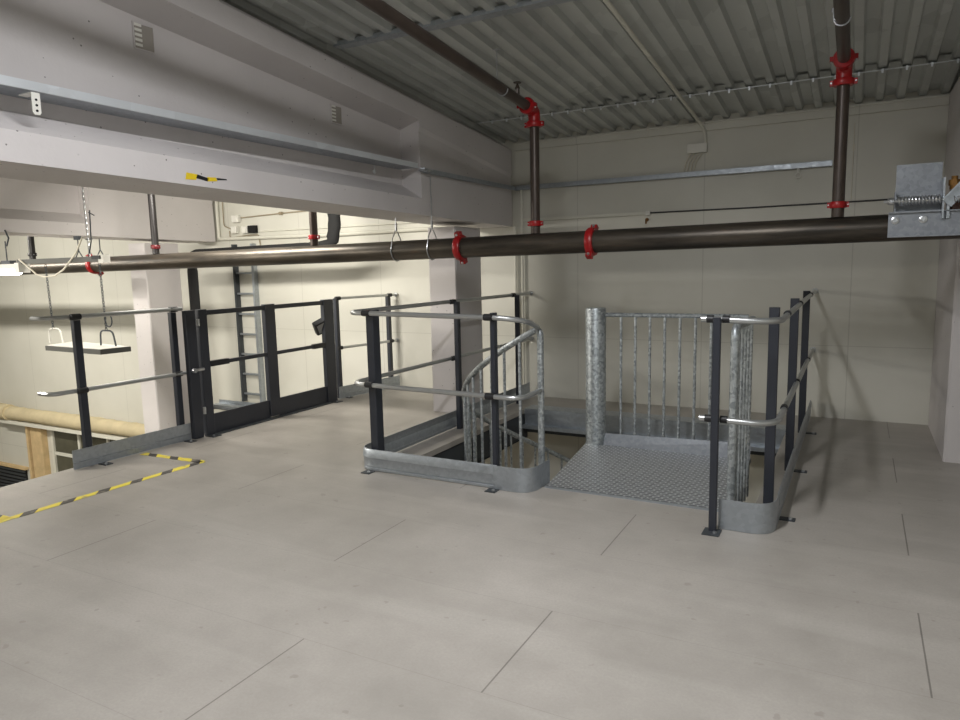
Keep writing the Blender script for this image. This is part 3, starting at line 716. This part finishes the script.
mb = MB(); chain(mb,(-6.28,YL,2.6),(-6.26,YL,1.56)); mb.build('chain', M_bolt, t)
mb = MB(); mb.tube([(-7.36,YL-.03,1.565),(-7.22,YL-.04,1.50),(-7.06,YL-.04,1.41),(-6.93,YL-.04,1.385),(-6.76,YL-.04,1.395),(-6.62,YL-.04,1.45),(-6.50,YL-.04,1.53),(-6.40,YL-.04,1.60),(-6.30,YL-.03,1.74)],.008,8)
tag(mb.build('lamp_cable', M_cable), 'white cable sagging from the lit lamp to the lamp rail', 'cable')
t = thing('fluorescent_lamp', 'lit fluorescent lamp at the left picture edge', 'lamp', (-8.0,YL,1.42))
mb = MB(); mb.cbox((-8.9,YL-.05,1.475),(-7.36,YL+.05,1.52),.01); mb.box((-7.40,YL-.055,1.43),(-7.33,YL+.055,1.53)); mb.build('lamp_housing', M_white, t)
mb = MB(); mb.lathe([(0,.026),(1.46,.026)],(-8.88,YL,1.438),(1,0,0),14); mb.build('tube', M_lamp, t, label='glowing tube')
mb = MB(); mb.tube([(-7.62,YL,1.52),(-7.62,YL,1.75)],.006,6); mb.box((-7.68,YL-.03,1.52),(-7.52,YL+.03,1.555)); mb.build('hanger', M_steel, t)
mb = MB(); mb.tube([(-7.6,YL,1.70),(-7.55,YL,1.78),(-7.6,YL,1.86)],.008,6); mb.build('hook', M_steel, t)

# cable ladder on the far wall
t = thing('cable_ladder', 'vertical metal cable ladder fixed to the far wall behind the gate', 'cable ladder', (-7.18,YW-.05,-.36))
for x in (-7.31,-6.97):
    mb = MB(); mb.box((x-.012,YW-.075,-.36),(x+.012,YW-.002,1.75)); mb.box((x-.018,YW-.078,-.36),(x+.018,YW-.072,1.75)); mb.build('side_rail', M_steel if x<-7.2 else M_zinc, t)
for k in range(8):
    z = -.25+k*.27; mb = MB(); mb.box((-7.30,YW-.055,z-.012),(-6.98,YW-.025,z+.012)); mb.build('rung', M_zinc, t)
t = thing('cable_tray', 'short grey cable tray sticking out below the cable ladder', 'cable tray', (-7.3,YW-.3,-.42))
mb = MB(); mb.box((-7.75,YW-.40,-.415),(-6.92,YW-.085,-.405)); mb.box((-7.75,YW-.40,-.415),(-6.92,YW-.394,-.36)); mb.box((-7.75,YW-.095,-.415),(-6.92,YW-.085,-.36)); mb.build('tray_body', M_zinc, t)
# black sleeve laid over the pipe
mb = MB()
def flat_tube(mb, pts, a, b, n=12):
    P = [Vector(p_) for p_ in pts]; rings = []
    for i in range(len(P)):
        d = (P[min(i+1,len(P)-1)]-P[max(i-1,0)]).normalized(); S = Vector((0,1,0)); U = d.cross(S).normalized()
        w = b(P[i])*(1+.06*math.sin(i*1.7))
        rings.append([P[i]+S*(a*math.cos(2*PI*j/n))+U*(w*math.sin(2*PI*j/n)) for j in range(n)])
    mb.loft(rings)
flat_tube(mb, fillet([(-7.50,6.2,-2.6),(-7.50,6.2,1.50),(-7.38,6.1,1.612),(-5.40,6.1,1.640),(-5.12,6.1,1.66),(-5.06,6.1,1.90),(-5.12,6.1,2.4)],.10,5), .035, lambda p: .062 if (p.z > 1.50 and p.z < 1.70) else .085)
tag(mb.build('cable_sleeve', M_black), 'black flexible sleeve rising behind the gate and over the big pipe', 'sleeve')
# wrapped pipe low on the far wall
t = thing('wrapped_pipe', 'beige wrapped pipe low along the far wall at left', 'pipe', (-11.5,YW-.14,-1.07))
mb = MB(); pr_ = []; k = 0; x = -13.0
pts = []; rr = []
while x < -8.05:
    pts.append((x,YW-.14,-.955)); rr.append(.115+random.uniform(-.008,.008)); x += .09
mb.tube(pts, rr, 18); mb.build('wrap', M_beige, t)
mb = MB(); mb.tube([(-14.5,YW-.16,-.93),(-12.9,YW-.16,-.945)],[.15,.135],18); mb.build('thick_wrap', M_beige, t, label='thicker end of the wrapping')
mb = MB(); mb.box((-13.2,YW-.2,-1.14),(-8.05,YW-.001,-1.08)); mb.build('support_ledge', M_offw, t, label='pale ledge carrying the pipe')
# window with panes below the wrapped pipe
def window(name, x0, x1, z0, z1, nx, nz):
    mb = MB(); y = YW-.03
    mb.box((x0,y-.02,z0),(x0+.06,YW-.001,z1)); mb.box((x1-.06,y-.02,z0),(x1,YW-.001,z1)); mb.box((x0,y-.02,z0),(x1,YW-.001,z0+.06)); mb.box((x0,y-.02,z1-.05),(x1,YW-.001,z1))
    w = mb.build(name, M_offw, kind='structure')
    for i in range(1,nx): MB().box((x0+(x1-x0)*i/nx-.025,y-.012,z0),(x0+(x1-x0)*i/nx+.025,YW-.001,z1)).build('glazing_bar', M_offw, w)
    for i in range(1,nz): MB().box((x0,y-.012,z0+(z1-z0)*i/nz-.025),(x1,YW-.001,z0+(z1-z0)*i/nz+.025)).build('glazing_bar', M_offw, w)
    MB().box((x0+.03,y+.012,z0+.03),(x1-.03,YW-.002,z1-.03)).build('pane', M_glass, w)
window('window_1', -11.95, -8.9, -2.05, -1.14, 4, 2)
mb = MB(); mb.box((-12.45,YW-.10,-2.69),(-12.13,YW-.001,-1.15)); mb.box((-12.56,YW-.12,-2.69),(-12.50,YW-.001,-1.15))
tag(mb.build('timber_board', M_wood), 'upright light timber board beside the window low on the far wall', 'board')
t = thing('ventilation_grille', 'dark louvred grille low on the far wall at the left edge', 'grille', (-13.4,YW-.03,-2.6))
mb = MB(); mb.box((-14.2,YW-.03,-2.6),(-12.86,YW-.001,-2.0)); mb.build('backing', M_black, t)
for k in range(9): MB().box((-14.2,YW-.05,-2.58+k*.065),(-12.86,YW-.03,-2.55+k*.065)).build('louvre', M_steel, t)
mb = MB(); mb.box((-14.25,YW-.07,-2.0),(-12.80,YW-.001,-1.955)); mb.build('top_frame', M_wood, t)

# ------------------------------------------------------------------ spring mechanism at the right
YM = 4.66
t = thing('spring_mechanism', 'galvanized spring bracket with coil spring and bolted channel at the right picture edge', 'mechanism', (.4,YM,1.5))
mb = MB(); mb.box((.132,YM,1.505),(1.60,YM+.006,1.645)); mb.box((.132,YM-.04,1.505),(1.59,YM,1.512)); mb.box((.132,YM-.02,1.639),(1.59,YM,1.645)); mb.build('bolted_channel', M_dull, t)
mb = MB(); mb.box((.163,YM+.10,1.645),(.385,YM+.105,1.915)); mb.build('upper_plate', M_dull, t)
mb = MB(); mb.box((.158,YM+.01,1.648),(.165,YM+.10,1.76)); mb.box((.165,YM+.06,1.648),(.385,YM+.066,1.76)); mb.box((.158,YM-.005,1.640),(.388,YM+.10,1.648)); mb.build('spring_bracket', M_dull, t)
mb = MB(); mb.box((.383,YM-.03,1.60),(.392,YM+.10,1.82)); mb.box((.405,YM-.02,1.60),(.418,YM+.03,1.70)); mb.build('end_plate', M_zinc, t)
mb = MB(); mb.tube([(.105,YM-.025,1.705),(1.0,YM-.025,1.700)],.008,8); mb.build('rod', M_bolt, t)
mb = MB(); mb.lathe([(0,.012),(.01,.02),(.03,.02),(.032,.01)],(.122,YM-.025,1.705),(1,0,0),10); mb.build('nut', M_bolt, t)
mb = MB(); mb.tube([Vector((.172+.205*i/180,YM-.025+.021*math.cos(i*2*PI*13/180),1.705+.021*math.sin(i*2*PI*13/180))) for i in range(181)],.0048,6); mb.build('coil_spring', M_bolt, t)
mb = MB(); mb.tube([Vector((.43+.25*i/180,YM-.025+.017*math.cos(i*2*PI*16/180),1.70+.017*math.sin(i*2*PI*16/180))) for i in range(181)],.0038,6); mb.build('coil_spring', M_bolt, t)
for x in (.165,.30):
    mb = MB(); mb.lathe([(0,.021),(.006,.021),(.008,.013),(.018,.012)],(x,YM-.0005,1.60),(0,-1,0),12); mb.build('bolt', M_bolt, t)
mb = MB(); Md = Matrix.Translation((.505,YM-.03,1.80)) @ Matrix.Rotation(-math.radians(50),4,'Y')
mb.box((-.16,-.004,-.028),(.30,.004,.028),Md); mb.box((-.16,-.035,.024),(.30,.0,.032),Md); mb.build('diagonal_arm', M_zinc, t)
mb = MB(); mb.lathe([(0,.022),(.02,.022),(.02,.028),(.05,.028),(.05,.016),(.07,.016)],(.435,YM-.0,1.755),(0,0,1),10); mb.build('brass_fitting', M_brass, t)
mb = MB(); mb.cbox((.425,YM+.03,1.648),(.62,YM+.12,1.79),.01); mb.build('motor_housing', M_brown, t, label='brown housing behind the spring')

# ------------------------------------------------------------------ light
def area(name, loc, size, sy, energy, col, rot=(0,0,0)):
    l = bpy.data.lights.new(name, 'AREA'); l.shape = 'RECTANGLE'; l.size = size; l.size_y = sy; l.energy = energy; l.color = col
    o = bpy.data.objects.new(name, l); C.objects.link(o); o.location = loc; o.rotation_euler = rot; return o
WARM = (1.0,.955,.865); NEU = (.98,.985,1.0); COOL = (.92,.96,1.0)
area('ceiling_light_right', (-1.15,1.6,3.02), .14, 1.5, 104, NEU)
area('ceiling_light_near', (.9,-1.4,3.2), 1.5, .14, 62, COOL)
T = math.radians(40)
area('hall_light', (-5.5,4.5,2.38), 1.5, .14, 82, WARM, (T,0,0))
area('hall_light_front', (-7.0,1.8,1.74), 1.5, .14, 90, WARM, (math.radians(42),0,0))
area('hall_light_far', (-10.8,3.3,2.2), 1.5, .14, 190, WARM, (math.radians(30),0,0))
area('hall_light_left', (-8.6,-1.0,1.9), 1.5, .14, 110, WARM)

area('ground_floor_fill', (-4.2,4.9,-.45), .14, 1.5, 30, WARM, (0,math.radians(25),0))  # unseen fills added below the floor to brighten the stairwell wall
area('ground_floor_fill', (.7,5.2,-.45), .14, 1.5, 22, WARM)

# ------------------------------------------------------------------ camera
cam = bpy.data.cameras.new('camera'); co = bpy.data.objects.new('camera', cam); C.objects.link(co)
cam.sensor_fit = 'HORIZONTAL'; cam.sensor_width = 36; cam.lens = 700/960*36; cam.clip_start = .05
Rm = ((.8807,.04384,-.47164),(.47315,-.12825,.8716),(-.02227,-.99077,-.13369))
# rows: world x,y,z in camera axes (right, down, forward)
X = [Rm[i][0] for i in range(3)]; Dn = [Rm[i][1] for i in range(3)]; Fw = [Rm[i][2] for i in range(3)]
co.matrix_world = Matrix(((X[0],-Dn[0],-Fw[0],0),(X[1],-Dn[1],-Fw[1],0),(X[2],-Dn[2],-Fw[2],1.4),(0,0,0,1)))
sc = bpy.context.scene; sc.camera = co
for o in list(bpy.data.objects):
    if '_o' in o: del o['_o']
w = bpy.data.worlds.new('world'); sc.world = w; w.use_nodes = True
w.node_tree.nodes['Background'].inputs[0].default_value = (.5,.5,.5,1); w.node_tree.nodes['Background'].inputs[1].default_value = .05
sc.view_settings.view_transform = 'Standard'; sc.view_settings.look = 'None'; sc.view_settings.gamma = 1; sc.view_settings.exposure = 0
sc.view_settings.use_curve_mapping = False
sc.cycles.max_bounces = 8; sc.cycles.diffuse_bounces = 5
